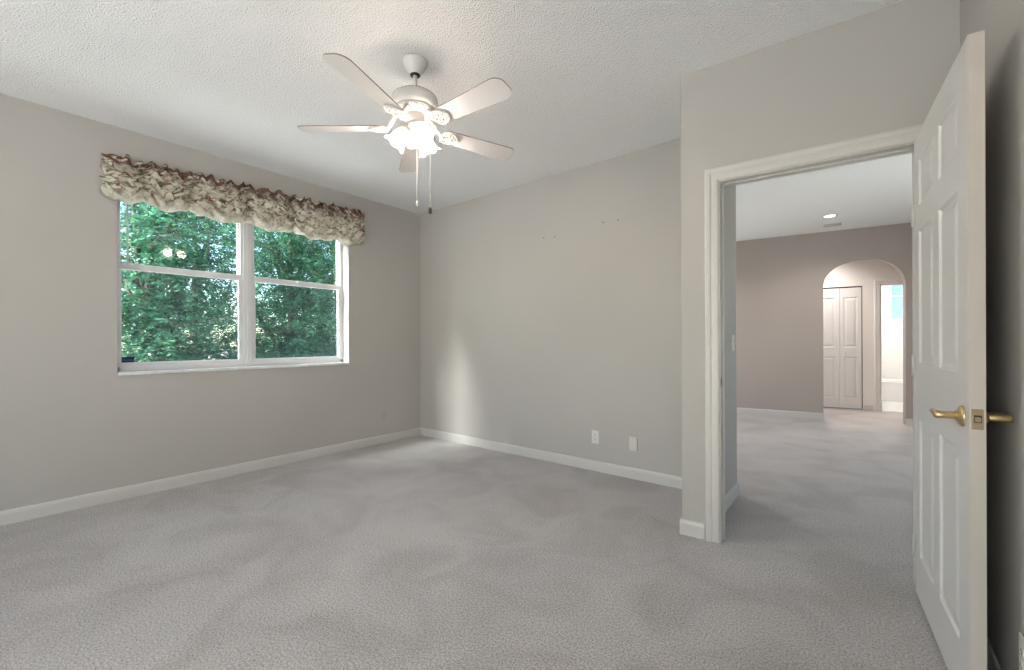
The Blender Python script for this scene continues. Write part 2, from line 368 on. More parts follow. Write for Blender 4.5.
def panel_leaf(cols, rows, W_, H_, D_):
    mb = MB(); panel_face(mb, 0, -1, cols, rows, W_, H_); panel_face(mb, D_, 1, cols, rows, W_, H_)
    bm = mb.bm
    for pts in (((0, 0, 0), (W_, 0, 0), (W_, D_, 0), (0, D_, 0)), ((0, 0, H_), (W_, 0, H_), (W_, D_, H_), (0, D_, H_)), ((0, 0, 0), (0, D_, 0), (0, D_, H_), (0, 0, H_)), ((W_, 0, 0), (W_, D_, 0), (W_, D_, H_), (W_, 0, H_))):
        f = bm.faces.new([bm.verts.new(p) for p in pts]); f.material_index = 0
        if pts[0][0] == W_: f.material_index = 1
    bmesh.ops.remove_doubles(bm, verts=bm.verts[:], dist=1e-5)
    return mb
COLS = [(.098, .365), (.462, .722)]; ROWS = [(.19, .795), (1.035, 1.615), (1.725, 1.925)]
leaf = panel_leaf(COLS, ROWS, DL, DH, DT).build('door_leaf', [M_door, M_edge], door)
LX, LZ = DL-.062, .905
def lever(side, name):
    s = -1 if side < 0 else 1; y0 = 0 if side < 0 else DT
    Mr = T(LX, y0, LZ) @ RX(90 if s < 0 else -90)
    rose = MB().lathe([(.032, 0), (.032, .004), (.028, .009), (.018, .012), (.014, .018)], 32, Mr).build('handle_rose', M_brass, door)
    rose['label'] = 'round brass rose of the door lever'
    h = MB().lathe([(.012, .014), (.0105, .022), (.012, .027), (.0115, .040), (.013, .058), (.010, .066)], 24, Mr)
    yy = y0+s*.052
    h.tube([(LX, yy, LZ), (LX-.018, yy+s*.003, LZ+.001), (LX-.05, yy+s*.004, LZ+.002), (LX-.085, yy+s*.001, LZ+.0), (LX-.102, yy-s*.004, LZ-.002)], [.0105, .0105, .0095, .009, .0075], 14)
    lv = h.build('door_lever', M_brass, rose); lv['label'] = 'brass lever handle'
lever(-1, 'room'); lever(1, 'wall')
lp = MB().box((DL-.001, .005, LZ-.030), (DL+.0016, DT-.005, LZ+.030), .0008).build('latch_plate', M_brassd, door); lp['label'] = 'dull brass latch plate on the door edge'
MB().box((DL, .010, LZ-.010), (DL+.0022, .026, LZ+.012), .0006).build('latch_opening', M_dark, lp)
MB().prism([(.011, LZ-.007), (.022, LZ-.007), (.024, LZ), (.022, LZ+.007), (.011, LZ+.007)], DL-.002, DL+.008, Matrix(((0, 0, 1, 0), (1, 0, 0, 0), (0, 1, 0, 0), (0, 0, 0, 1)))).build('latch_bolt', M_brassd, lp)
for z in (.20, 1.02, 1.70):
    MB().lathe([(.0065, -.045), (.0065, .045)], 14, T(-.004, -.004, z)).lathe([(.0075, .045), (.006, .051)], 14, T(-.004, -.004, z)).box((-.003, -.0012, z-.044), (.024, .0012, z+.044)).build('hinge', M_trim, door)

# ------------------------------------------------------------------ bedroom window
win = empty('window_1', T(-4.36, 0, 0)); tag(win, 'white double hung window pair looking out on trees', 'window', None, 'structure')
fx0, fx1 = -.055, .012                       # local x, frame depth
FW = .032; MC = 1.5385; MW = .115
b = MB()
b.box((fx0, WY0, WZ0+.01), (fx1, WY0+FW, WZ1)).box((fx0, WY1-FW, WZ0+.01), (fx1, WY1, WZ1)).box((fx0, WY0, WZ1-FW), (fx1, WY1, WZ1)).box((fx0, WY0, WZ0+.012), (fx1, WY1, WZ0+.045), .003)
b.build('window_frame', M_alu, win)
b = MB().box((fx0, MC-MW/2, WZ0+.03), (fx1-.004, MC+MW/2, WZ1-.02)).box((fx1-.006, MC-.033, WZ0+.03), (fx1+.008, MC+.033, WZ1-.02), .002).box((fx1+.006, MC-.006, WZ0+.03), (fx1+.012, MC+.006, WZ1-.02), .001)
b.build('mullion', M_alu, win)
b = MB().box((-.02, WY0, WZ0-.012), (.145, WY1, WZ0+.012), .004)
sill = b.build('window_sill', M_marble, win); sill['label'] = 'thin white marble sill'
RZ_ = 1.742
for (y0, y1) in ((WY0+FW-.006, MC-MW/2+.006), (MC+MW/2-.006, WY1-FW+.006)):
    st = .017
    # upper sash at the outer track
    up = MB().box((-.048, y0, RZ_-.01), (-.022, y0+st, WZ1-FW+.01)).box((-.048, y1-st, RZ_-.01), (-.022, y1, WZ1-FW+.01)).box((-.048, y0, WZ1-FW-.02), (-.022, y1, WZ1-FW+.01)).box((-.048, y0, RZ_-.02), (-.022, y1, RZ_+.018)).build('upper_sash', M_alu, win)
    MB().box((-.037, y0+st-.004, RZ_+.014), (-.033, y1-st+.004, WZ1-FW-.016)).build('glass_pane', M_glass, up)
    lo = MB().box((-.020, y0, WZ0+.04), (.006, y0+st, RZ_+.02), .002).box((-.020, y1-st, WZ0+.04), (.006, y1, RZ_+.02), .002).box((-.020, y0, WZ0+.04), (.008, y1, WZ0+.078), .003).box((-.022, y0, RZ_-.026), (.010, y1, RZ_+.024), .004).build('lower_sash', M_alu, win)
    MB().box((-.009, y0+st-.004, WZ0+.074), (-.005, y1-st+.004, RZ_-.022)).build('glass_pane', M_glass, lo)
    MB().box((-.0525, y0+.002, WZ0+.05), (-.0510, y1-.002, RZ_)).build('insect_screen', M_screen, lo)
    MB().box((.006, (y0+y1)/2-.03, RZ_+.004), (.020, (y0+y1)/2+.03, RZ_+.020), .003).build('sash_latch', M_alu, lo)
bt = MB().tube([(-.030+.03, .712, RZ_+.02), (0, .712, WZ1-.05)], .006, 10).build('balance_tube', M_alu, win)
st = MB().box((-4.363, .674, .998), (-4.3610, .750, 1.046), .0006)
st = st.build('alarm_sticker', M_sticker); tag(st, 'small navy sticker on the lower left corner of the window glass', 'sticker')
MB().box((-4.3613, .681, 1.017), (-4.3606, .743, 1.027)).build('sticker_band', M_stickl, st)

# ------------------------------------------------------------------ unseen glass sliders added for daylight (behind the viewer, at both hall ends)
def slider(name, mw, w, h, n, label):
    d = empty(name, mw); tag(d, label, 'sliding door', None, 'structure')
    MB().box((0, -.03, h-.05), (w, .06, h)).box((0, -.03, 0), (w, .06, .03)).box((0, -.03, 0), (.05, .06, h)).box((w-.05, -.03, 0), (w, .06, h)).build('slider_frame', M_alu, d)
    pw = (w-.1)/n
    for k in range(n):
        x0 = .05+k*pw; y = .0 if k % 2 else .03
        p = MB().box((x0, y-.012, .03), (x0+.05, y+.012, h-.05)).box((x0+pw-.05, y-.012, .03), (x0+pw, y+.012, h-.05)).box((x0, y-.012, .03), (x0+pw, y+.012, .10)).box((x0, y-.012, h-.12), (x0+pw, y+.012, h-.05)).build('slider_panel', M_alu, d)
        MB().box((x0+.045, y-.003, .095), (x0+pw-.045, y+.003, h-.115)).build('glass_pane', M_glass, p)
slider('daylight_slider_rear', T(GX0, YR-.07, 0), GX1-GX0, GZ, 4, 'unseen white sliding glass door added behind the viewer for daylight')
slider('daylight_slider_right', T(1.82, 5.6, 0) @ RZ(-90), 1.7, 2.25, 2, 'unseen white sliding glass door added for daylight at the right end of the hall')
slider('daylight_slider_left', T(-3.88, 4.1, 0) @ RZ(90), 2.5, 2.25, 2, 'unseen white sliding glass door added for daylight at the left end of the hall')

# ------------------------------------------------------------------ valance
def valance():
    NS, NT = 300, 44
    Y0, Y1 = .548, 2.655
    cells = [.548, .77, 1.06, 1.49, 1.87, 2.29, 2.655]
    rng = np.random.RandomState(3)
    ph = rng.rand(40)*6.28
    bm = bmesh.new(); uvl = bm.loops.layers.uv.new('UVMap'); grid = []
    for i in range(NS+1):
        s = i/NS; row = []
        y = Y0+(Y1-Y0)*s
        ci = max(k for k in range(len(cells)-1) if y >= cells[k]-1e-9); w = (y-cells[ci])/(cells[ci+1]-cells[ci])
        ztop = 2.510+.062*s+.010*math.sin(y*47+1)+.010*math.sin(y*83+2)+.006*math.sin(y*23)
        dip = math.sin(math.pi*min(max(w, 0), 1))**.7
        zbot = 2.225-.012*s-.042*dip+.006*math.sin(y*33)+.004*math.sin(y*71)
        if y > 2.45: zbot += (y-2.45)*.25
        for k in range(NT+1):
            t = k/NT                                   # 0 top .. 1 bottom
            z = ztop+(zbot-ztop)*t
            head = max(0, 1-t/.16); belly = math.sin(math.pi*min(1, max(0, (t-.1)/.9)))**.8
            x = .060+.014*head*math.sin(y*88+ph[ci])+.022*head*math.sin(y*43+2*ph[ci+5])
            x += .046*belly*(.6+.4*dip)
            crease = math.exp(-((w-.0)**2)/.006)+math.exp(-((w-1)**2)/.006)
            x -= .026*crease*belly
            phase = 4.2*t*(1+.15*math.sin(ph[ci+9]))+1.5*(2*w-1)**2*(.4+t*.4)+.5*math.sin(y*9+ph[ci+12])
            x += .023*math.sin(2*math.pi*phase+ph[ci+20])*min(1, t*5)*(.35+.65*belly)
            x += .006*math.sin(y*61+t*9+ph[3])+.005*math.sin(y*37-t*21+ph[4])+.003*math.sin(y*120+t*33)
            # gathered fabric: side drift along the folds
            yy = y+.010*math.sin(2*math.pi*phase*.7+ph[ci+6])*belly
            if t > .93: x -= .03*(t-.93)/.07
            # returns to the wall at both ends
            e = min(s, 1-s)
            if e < .035: x *= (e/.035)**.6*.9+.1
            row.append(bm.verts.new((XL+.004+max(x, .004), yy, z)))
        grid.append(row)
    for i in range(NS):
        for k in range(NT):
            f = bm.faces.new((grid[i][k], grid[i][k+1], grid[i+1][k+1], grid[i+1][k])); f.smooth = True
            for lp_, (a, c) in zip(f.loops, ((i, k), (i, k+1), (i+1, k+1), (i+1, k))): lp_[uvl].uv = (a/NS, c/NT)
    me = bpy.data.meshes.new('valance'); bm.to_mesh(me); bm.free()
    m = mat('floral_valance_cloth', (.7, .66, .56), .85, spec=.2)
    uv = N(m, 'ShaderNodeUVMap'); uv.uv_map = 'UVMap'
    mp = N(m, 'ShaderNodeMapping'); mp.inputs['Scale'].default_value = (3.0, .62, 1); L(m, uv.outputs[0], mp.inputs[0])
    def nz(scale, detail, off, dist=0):
        n = N(m, 'ShaderNodeTexNoise'); n.inputs['Scale'].default_value = scale; n.inputs['Detail'].default_value = detail; n.inputs['Distortion'].default_value = dist
        o = N(m, 'ShaderNodeMapping'); o.inputs['Location'].default_value = (off, off*.7, 0); L(m, mp.outputs[0], o.inputs[0]); L(m, o.outputs[0], n.inputs['Vector']); return n
    base = ramp(m, nz(6, 3, 0).outputs['Fac'], [(.35, (.56, .52, .42)), (.65, (.74, .70, .60))])
    def layer(prev, mask, col):
        x = N(m, 'ShaderNodeMix'); x.data_type = 'RGBA'; L(m, mask, x.inputs['Factor']); L(m, prev, x.inputs['A']); x.inputs['B'].default_value = (*col, 1); return x.outputs['Result']
    def mask(n, lo, hi): return ramp(m, n.outputs['Fac'], [(lo, (0, 0, 0)), (hi, (1, 1, 1))]).outputs[0]
    c = layer(base.outputs[0], mask(nz(20, 3, 5, .8), .52, .62), (.21, .20, .13))       # leaf sprigs
    c = layer(c, mask(nz(13, 3, 9, 1.0), .56, .64), (.20, .095, .065))                     # brown stems and petals
    c = layer(c, mask(nz(9, 2, 14, .5), .65, .72), (.30, .13, .11))                      # roses
    sp2 = N(m, 'ShaderNodeSeparateXYZ'); L(m, uv.outputs[0], sp2.inputs[0])
    low = ramp(m, sp2.outputs['Y'], [(.70, (0, 0, 0)), (.92, (.7, .7, .7))])
    x_ = N(m, 'ShaderNodeMix'); x_.data_type = 'RGBA'; L(m, low.outputs[0], x_.inputs['Factor']); L(m, c, x_.inputs['A']); L(m, base.outputs[0], x_.inputs['B']); c = x_.outputs['Result']
    # russet border along the head of the cloth
    sep = N(m, 'ShaderNodeSeparateXYZ'); L(m, uv.outputs[0], sep.inputs[0])
    bd = ramp(m, sep.outputs['Y'], [(.12, (1, 1, 1)), (.40, (0, 0, 0))])
    nb = mask(nz(20, 3, 2, .8), .36, .52)
    mm = N(m, 'ShaderNodeMix'); mm.data_type = 'RGBA'; mm.blend_type = 'MULTIPLY'; mm.inputs['Factor'].default_value = 1; L(m, bd.outputs[0], mm.inputs['A']); L(m, nb, mm.inputs['B'])
    c = layer(c, mm.outputs['Result'], (.125, .062, .042))
    L(m, c, bsdf(m).inputs['Base Color'])
    o = link('valance', me, m)
    so = o.modifiers.new('thick', 'SOLIDIFY'); so.thickness = .0025; so.offset = -1
    tag(o, 'gathered floral valance with russet ruffle hanging over the window', 'valance')
    return o
valance()

# ------------------------------------------------------------------ ceiling fan
FX, FY = -1.943, 1.548
fan = empty('ceiling_fan', T(FX, FY, H)); tag(fan, 'white five blade ceiling fan with three lit tulip shades', 'ceiling fan')
Z = lambda z: z-H
MB().lathe([(.068, 0), (.069, -.006), (.066, -.016), (.055, -.038), (.041, -.062), (.034, -.073), (.031, -.077)], 40).build('canopy', M_fan, fan)
k = MB().lathe([(.0285, Z(2.6640)), (.026, Z(2.6570))], 28).build('hanger_gap', M_dark, fan); k['label'] = 'dark gap at the bottom of the canopy'
MB().lathe([(.0125, Z(2.675)), (.0125, Z(2.555))], 20).lathe([(.021, Z(2.585)), (.025, Z(2.575)), (.025, Z(2.555))], 24).build('downrod', M_fan, fan)
mh = MB().lathe([(.030, Z(2.562)), (.060, Z(2.560)), (.098, Z(2.549)), (.120, Z(2.530)), (.129, Z(2.508)), (.129, Z(2.480)), (.122, Z(2.466)), (.112, Z(2.460))], 56).build('motor_housing', M_fan, fan)
v = MB()
for i in range(40):
    a = 9*i
    v.box((.1100, -.0026, -.0006), (.1235, .0026, .0012), 0, RZ(a) @ T(0, 0, Z(2.5345)) @ RY(41) @ T(-.026, 0, .076))
sv = v.build('vent_slots', mat('shaded_vent', (.22, .20, .18), .8), mh)
fl = MB().lathe([(.112, Z(2.462)), (.116, Z(2.456)), (.108, Z(2.444)), (.080, Z(2.436)), (.052, Z(2.434))], 56)
for i in range(44): fl.box((.070, -.0028, Z(2.4475)), (.112, .0028, Z(2.4385)), .001, RZ(i*360/44))
fl.build('flywheel', M_fan, fan)
MB().lathe([(.050, Z(2.438)), (.052, Z(2.430)), (.052, Z(2.402)), (.047, Z(2.393)), (.040, Z(2.388))], 40).build('switch_housing', M_fan, fan)
lk = MB().lathe([(.030, Z(2.390)), (.040, Z(2.384)), (.043, Z(2.374)), (.038, Z(2.360)), (.022, Z(2.350)), (.010, Z(2.340)), (.004, Z(2.334))], 36).build('light_kit', M_fan, fan)
def blade_outline():
    pts = []
    r0, r1, w0, w1 = .172, .66, .052, .0690
    pts += [(r0, -w0*.75), (r0+.015, -w0)]
    for k in range(9):
        a = -math.pi/2+math.pi/2*k/8; pts.append((r1-.055+.055*math.cos(a), -(w1-.050)+.050*math.sin(a)))
    for k in range(9):
        a = math.pi/2*k/8; pts.append((r1-.055+.055*math.cos(a), (w1-.050)+.050*math.sin(a)))
    pts += [(r0+.015, w0), (r0, w0*.75)]
    return pts
BZ = Z(2.366)
for k in range(5):
    a = 1.5+72*k
    Mb = RZ(a) @ T(0, 0, BZ) @ RX(-12)
    bl = MB(); bl.prism(blade_outline(), -.003, .003, None, 1, 1)
    bo = bl.build('blade', [M_blade, M_bedge], fan, Mb)
    it = MB()                                             # cast filigree bracket under the blade
    it.tube([(.085, 0, .072), (.110, 0, .066), (.135, 0, .026), (.155, 0, -.002), (.18, 0, -.007)], [.013, .012, .011, .010, .009], 10)
    ol = []
    for q in range(33):
        th = 2*math.pi*q/32; ol.append((.212+.050*math.cos(th), .048*math.sin(th)*(1-.25*math.cos(th)), -.008))
    it.tube(ol, .0055, 8, False)
    for sx in (-1, 1):
        it.tube([(.205+.020*math.cos(th), sx*.019+.017*math.sin(th), -.008) for th in np.linspace(0, 2*math.pi, 17)], .004, 6, False)
        it.tube([(.165, 0, -.006), (.180, sx*.020, -.008), (.172, sx*.040, -.008), (.190, sx*.046, -.008)], .0045, 6)
        it.tube([(.215, sx*.004, -.008), (.238, sx*.018, -.008), (.244, sx*.034, -.008), (.230, sx*.034, -.008)], .004, 6)
    it.tube([(.19, 0, -.008), (.262, 0, -.008)], .005, 8)
    for (px, py) in ((.205, .019), (.205, -.019), (.245, 0)): it.lathe([(.006, -.014), (.006, -.008)], 12, T(px, py, 0))
    it.prism([(.212+.044*math.cos(2*math.pi*q/24), .041*math.sin(2*math.pi*q/24)) for q in range(24)], -.007, -.003)
    it.build('blade_iron', M_fan, bo)
# tulip shades
def shade_mesh():
    prof = [(.024, 0), (.027, .006), (.036, .020), (.046, .042), (.052, .066), (.054, .086), (.058, .102), (.067, .116), (.077, .126)]
    n = 48; bm = bmesh.new(); rings = []
    for i, (r, z) in enumerate(prof):
        wv = max(0, (i-4)/4)
        rings.append([bm.verts.new(((r*(1+.07*wv*math.cos(6*2*math.pi*k/n)))*math.cos(2*math.pi*k/n), (r*(1+.07*wv*math.cos(6*2*math.pi*k/n)))*math.sin(2*math.pi*k/n), z+.006*wv*math.cos(6*2*math.pi*k/n))) for k in range(n)])
    for A, B in zip(rings, rings[1:]):
        for k in range(n): f = bm.faces.new((A[k], A[(k+1) % n], B[(k+1) % n], B[k])); f.smooth = True
    me = bpy.data.meshes.new('lamp_shade'); bm.to_mesh(me); bm.free(); return me
for k in range(3):
    az = 218.84+120*k
    Ms = RZ(az) @ T(.050, 0, Z(2.354)) @ RY(180-40) @ Matrix.Scale(.85, 4)          # local +z runs down and outward
    ar = MB().tube([(.025, 0, Z(2.372)), (.036, 0, Z(2.374)), (.046, 0, Z(2.364)), (.052, 0, Z(2.352))], .0075, 10)
    ao = ar.build('lamp_arm', M_brass, fan, RZ(az)); ao['label'] = 'short brass lamp arm'
    sk = MB().lathe([(.012, -.014), (.022, -.008), (.027, .004), (.0275, .010)], 28).build('lamp_socket', M_brass, fan, Ms); sk['label'] = 'brass lamp socket'
    MB().lathe([(.022, -.004), (.031, .000), (.038, .012), (.043, .030), (.0415, .031), (.036, .014), (.030, .003), (.021, -.002)], 32, None, False).build('light_stop_collar', M_fan, fan, Ms)  # collar added to keep lamp light off the fan hub
    me = shade_mesh(); sh = link('lamp_shade', me, M_shade, fan, Ms); sh['label'] = 'lit frosted tulip glass shade'
    so = sh.modifiers.new('thick', 'SOLIDIFY'); so.thickness = .003; so.offset = -1
    bu = MB().lathe([(.011, .010), (.012, .030), (.020, .048), (.026, .066), (.025, .082), (.016, .096), (.004, .101)], 24).build('bulb', M_bulb, sh)
    ld = bpy.data.lights.new('fan_lamp', 'POINT'); ld.energy = FAN_LAMP_W; ld.shadow_soft_size = .045; ld.color = (1, .92, .87)
    lo = bpy.data.objects.new('fan_lamp', ld); COL.objects.link(lo); lo.parent = fan; lo.matrix_local = Ms @ T(0, 0, .085)
# pull chains
px, py = .05*math.cos(math.radians(-30)), .05*math.sin(math.radians(-30))
c = MB(); zc = 2.385
for i in range(60): c.lathe([(.0006, -.0034), (.0024, 0), (.0006, .0034)], 6, T(px, py, Z(2.378-.0075*i)))
c.lathe([(.002, Z(1.935)), (.005, Z(1.925)), (.006, Z(1.912)), (.003, Z(1.902))], 14, T(px, py, 0))
c.build('pull_chain', M_fan, fan)
px, py = .0825*math.cos(math.radians(40)), .0825*math.sin(math.radians(40))
c = MB().tube([(.045*math.cos(math.radians(40)), .045*math.sin(math.radians(40)), Z(2.378)), (px*.98, py*.98, Z(2.374)), (px, py, Z(2.355))], .003, 8)
for i in range(52): c.lathe([(.0005, -.0034), (.0019, 0), (.0005, .0034)], 6, T(px, py, Z(2.352-.0072*i)))
c2 = c.build('pull_chain', M_steel, fan)
c2['label'] = 'metal pull chain with a dark fob'
MB().lathe([(.002, Z(1.985)), (.0035, Z(1.975)), (.0035, Z(1.925)), (.002, Z(1.918))], 12, T(px, py, 0)).build('chain_bell', M_steel, c2)
MB().lathe([(.004, Z(1.918)), (.009, Z(1.908)), (.010, Z(1.885)), (.006, Z(1.878))], 16, T(px, py, 0)).build('chain_fob', mat('dark_wood_fob', (.05, .035, .025), .4), c2)

# ------------------------------------------------------------------ outlets, plates, switch, screws
def plate_outlet(name, mw, label, m=M_plate, cat='outlet'):
    """plate lies in local xz, faces local -y"""
    t = empty(name, mw); tag(t, label, cat)
    MB().box((-.035, -.006, -.0575), (.035, 0, .0575), .0025).build('cover_plate', m, t)
    for s in (-1, 1):
        f = MB().prism([(.0165*math.cos(q*math.pi/12), max(-.0125, min(.0125, .0165*math.sin(q*math.pi/12)))) for q in range(24)], .0055, .0078, T(0, 0, .0195*s) @ RX(90)).build('receptacle', m, t)
        g = MB().box((-.0075, -.0082, .0195*s-.003), (-.0055, -.0074, .0195*s+.005)).box((.0055, -.0082, .0195*s-.003), (.0075, -.0074, .0195*s+.005)).box((-.0022, -.0082, .0195*s-.0095), (.0022, -.0074, .0195*s-.0055)).build('slots', M_dark, f)
    MB().lathe([(.003, .0055), (.003, .0068)], 12, RX(90)).build('plate_screw', M_steel, t)
    return t
BK = lambda x, z: T(x, YB, z)
plate_outlet('wall_outlet', BK(-1.815, .301), 'white duplex outlet plate on the back wall, left of the blank plate')
bp_ = empty('blank_plate', BK(-1.461, .292)); tag(bp_, 'almond blank cover plate on the back wall near the jog', 'wall plate')
MB().box((-.035, -.0105, -.0575), (.035, 0, .0575), .003).build('cover_plate', M_plate2, bp_)
MB().lathe([(.003, .0095), (.003, .0112)], 12, T(0, 0, .042) @ RX(90)).build('plate_screw', M_steel, bp_)
MB().lathe([(.003, .0095), (.003, .0112)], 12, T(0, 0, -.042) @ RX(90)).build('plate_screw', M_steel, bp_)
plate_outlet('wall_outlet', T(XL, 2.913, .315) @ RZ(90), 'greige painted outlet plate low on the window wall near the corner', M_wall)
plate_outlet('wall_outlet', T(XR, 1.806, .270) @ RZ(-90), 'white outlet plate low on the wall behind the open door')
sw = empty('light_switch', T(-.705, 3.44, 1.137) @ RZ(90)); tag(sw, 'white light switch on the short wall just past the doorway', 'light switch')
MB().box((-.035, -.006, -.0575), (.035, 0, .0575), .0025).build('cover_plate', M_plate, sw)
MB().box((-.005, -.016, -.004), (.005, -.004, .012), .0015, RX(0)).build('toggle', M_plate, sw)
for (x, z, lab) in ((-2.362, 2.157, 'leftmost of four tiny screws high on the back wall'), (-2.235, 2.147, 'second tiny screw from the left high on the back wall'), (-1.729, 2.195, 'third tiny screw from the left high on the back wall'), (-1.588, 2.192, 'rightmost of four tiny screws high on the back wall')):
    s_ = MB().lathe([(.003, 0), (.003, .010), (.007, .011), (.006, .014), (.002, .015)], 12, RX(90)).lathe([(.005, -.001), (.0055, .002)], 12, RX(90)).build('wall_screw', M_brassd, None, T(x, YB, z))
    tag(s_, lab, 'screw', 'screws left in the back wall')

# ------------------------------------------------------------------ hall fittings
def downlight(x, y, label, power=1.0):
    t = empty('recessed_light', T(x, y, H)); tag(t, label, 'ceiling light', 'recessed hall lights')
    MB().lathe([(.085, 0), (.085, -.004), (.066, -.006), (.060, .0)], 40).build('trim_ring', M_trim, t)
    MB().lathe([(.060, -.0015), (.058, -.0025)], 32).build('lens', M_lens, t)
    ld = bpy.data.lights.new('downlight', 'SPOT'); ld.energy = DOWNLIGHT_W*power; ld.spot_size = math.radians(150); ld.spot_blend = .9; ld.shadow_soft_size = .06; ld.color = (1, .92, .87)
    lo = bpy.data.objects.new('downlight', ld); COL.objects.link(lo); lo.parent = t; lo.location = (0, 0, -.03)
downlight(-.265, 6.80, 'lit recessed light in the hall ceiling ahead of the arch')
downlight(-2.2, 6.55, 'unseen recessed light added in the hall ceiling towards the left end')  # out of view, added to help light the hall
downlight(-2.2, 4.6, 'unseen recessed light added in the hall ceiling behind the bedroom back wall')  # another added hall lamp, also out of view
vp = HW @ Vector((1.1, .75, 0))
downlight(vp.x, vp.y, 'unseen recessed light added in the ceiling behind the arch', 2.1)  # unseen lamp added to brighten the vestibule wall
vt = empty('ceiling_vent', T(-.255, 7.34, H)); tag(vt, 'white slotted vent in the hall ceiling above the arch', 'ceiling vent')
MB().box((-.10, -.08, -.008), (.10, -.066, 0), .002).box((-.10, .066, -.008), (.10, .08, 0), .002).box((-.10, -.08, -.008), (-.086, .08, 0), .002).box((.086, -.08, -.008), (.10, .08, 0), .002).build('vent_frame', M_trim, vt)
vb = MB()
for i in range(7): vb.box((-.09, -.008, -.001), (.09, .008, .001), 0, T(0, -.055+.018*i, -.005) @ RX(35))
vb.build('vent_slats', M_trim, vt)
MB().box((-.09, -.07, -.001), (.09, .07, -.0002)).build('vent_backing', M_dark, vt)
# folding closet door
bf = empty('door_2', HW @ T(BD0, VY+.012, .018)); tag(bf, 'white two leaf folding closet door behind the arch', 'folding door', None, 'structure')
lw = (BD1-BD0-.014)/2
for k in range(2):
    lf = panel_leaf([(.055, lw-.055)], [(.16, .86), (1.02, 1.86)], lw-.004, 2.015, .03).build('door_leaf', [M_door, M_door], bf, T(.006+k*lw, 0, 0))
    if k == 1: MB().lathe([(.008, 0), (.008, .012), (.016, .02), (.016, .028), (.008, .032)], 20, T(.035+.05, 0, .92) @ RX(90)).build('knob', M_door, lf)
MB().box((.002, -.004, 2.020), (BD1-BD0-.002, .03, 2.034)).box((BD1-BD0-.008, .0, 0), (BD1-BD0-.001, .025, 2.03)).build('track', M_dark, bf)
# bath door casing and bath
CP2 = CP
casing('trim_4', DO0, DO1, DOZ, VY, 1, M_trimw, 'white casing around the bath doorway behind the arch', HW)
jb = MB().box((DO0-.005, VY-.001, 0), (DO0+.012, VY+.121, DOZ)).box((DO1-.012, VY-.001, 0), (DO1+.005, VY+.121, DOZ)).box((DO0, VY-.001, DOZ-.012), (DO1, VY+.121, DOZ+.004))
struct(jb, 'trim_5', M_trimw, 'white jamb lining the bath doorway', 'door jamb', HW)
tub = empty('bathtub', HW @ T(1.94, 2.86, .006)); tag(tub, 'white bathtub along the far bath wall under the small window', 'bathtub')
TL, TD, TH = 1.15, .73, .37
def rr_(x0, x1, y0, y1, r, z, n=6):
    pts = []
    for cx, cy, a0 in ((x1-r, y0+r, -90), (x1-r, y1-r, 0), (x0+r, y1-r, 90), (x0+r, y0+r, 180)):
        for k in range(n): a = math.radians(a0+90*k/(n-1)); pts.append((cx+r*math.cos(a), cy+r*math.sin(a), z))
    return pts
b = MB(); loops = [rr_(0, TL, 0, TD, .02, 0), rr_(0, TL, 0, TD, .02, TH-.015), rr_(.006, TL-.006, .006, TD-.006, .02, TH), rr_(.07, TL-.09, .07, TD-.06, .12, TH), rr_(.085, TL-.105, .085, TD-.075, .12, TH-.02), rr_(.15, TL-.2, .13, TD-.12, .12, .08), rr_(.18, TL-.25, .17, TD-.16, .1, .06)]
rows = [[b.bm.verts.new(p) for p in l] for l in loops]
for A, B in zip(rows, rows[1:]):
    for k in range(len(A)): b.bm.faces.new((A[k], A[(k+1) % len(A)], B[(k+1) % len(A)], B[k]))
b.bm.faces.new(rows[-1])
b.build('tub_body', M_porc, tub)
MB().lathe([(.03, 0), (.03, .004), (.012, .006)], 20, T(.30, TD/2, .062)).build('drain', M_steel, tub)
bw = empty('window_2', HW @ T(0, 3.6, 0)); tag(bw, 'small blue lit window in the bath seen through the arch', 'window', None, 'structure')
fr = MB().box((BX0, .03, BZ0), (BX0+.025, .08, BZ1)).box((BX1-.025, .03, BZ0), (BX1, .08, BZ1)).box((BX0, .03, BZ0), (BX1, .08, BZ0+.025)).box((BX0, .03, BZ1-.025), (BX1, .08, BZ1)).box((BX0, .03, 2.03), (BX1, .08, 2.055))
fr.build('window_frame', M_alu, bw)
MB().box((BX0+.02, .052, BZ0+.02), (BX1-.02, .056, BZ1-.02)).build('glass_pane', glass('sky_blue_tint_glass', (.40, .46, .56)), bw)  # blue of the sky put into the glass tint
MB().box((BX0-.01, -.02, BZ0-.02), (BX1+.01, .03, BZ0), .003).build('window_sill', M_marble, bw)
bl = empty('bath_fill_light', HW @ T(2.5, 2.3, H)); tag(bl, 'unseen round dome light added to brighten the bath', 'ceiling light')  # unseen fitting and lamp added to brighten the bath
MB().lathe([(.15, 0), (.15, -.02), (.14, -.025)], 36).build('base', M_trim, bl)
MB().lathe([(.14, -.025), (.12, -.06), (.07, -.085), (.01, -.092)], 36).build('dome', M_lens, bl)
ld = bpy.data.lights.new('bath_fill_lamp', 'POINT'); ld.energy = 28; ld.shadow_soft_size = .12; ld.color = (1, .97, .93)
lo = bpy.data.objects.new('bath_fill_lamp', ld); COL.objects.link(lo); lo.parent = bl; lo.location = (0, 0, -.24)

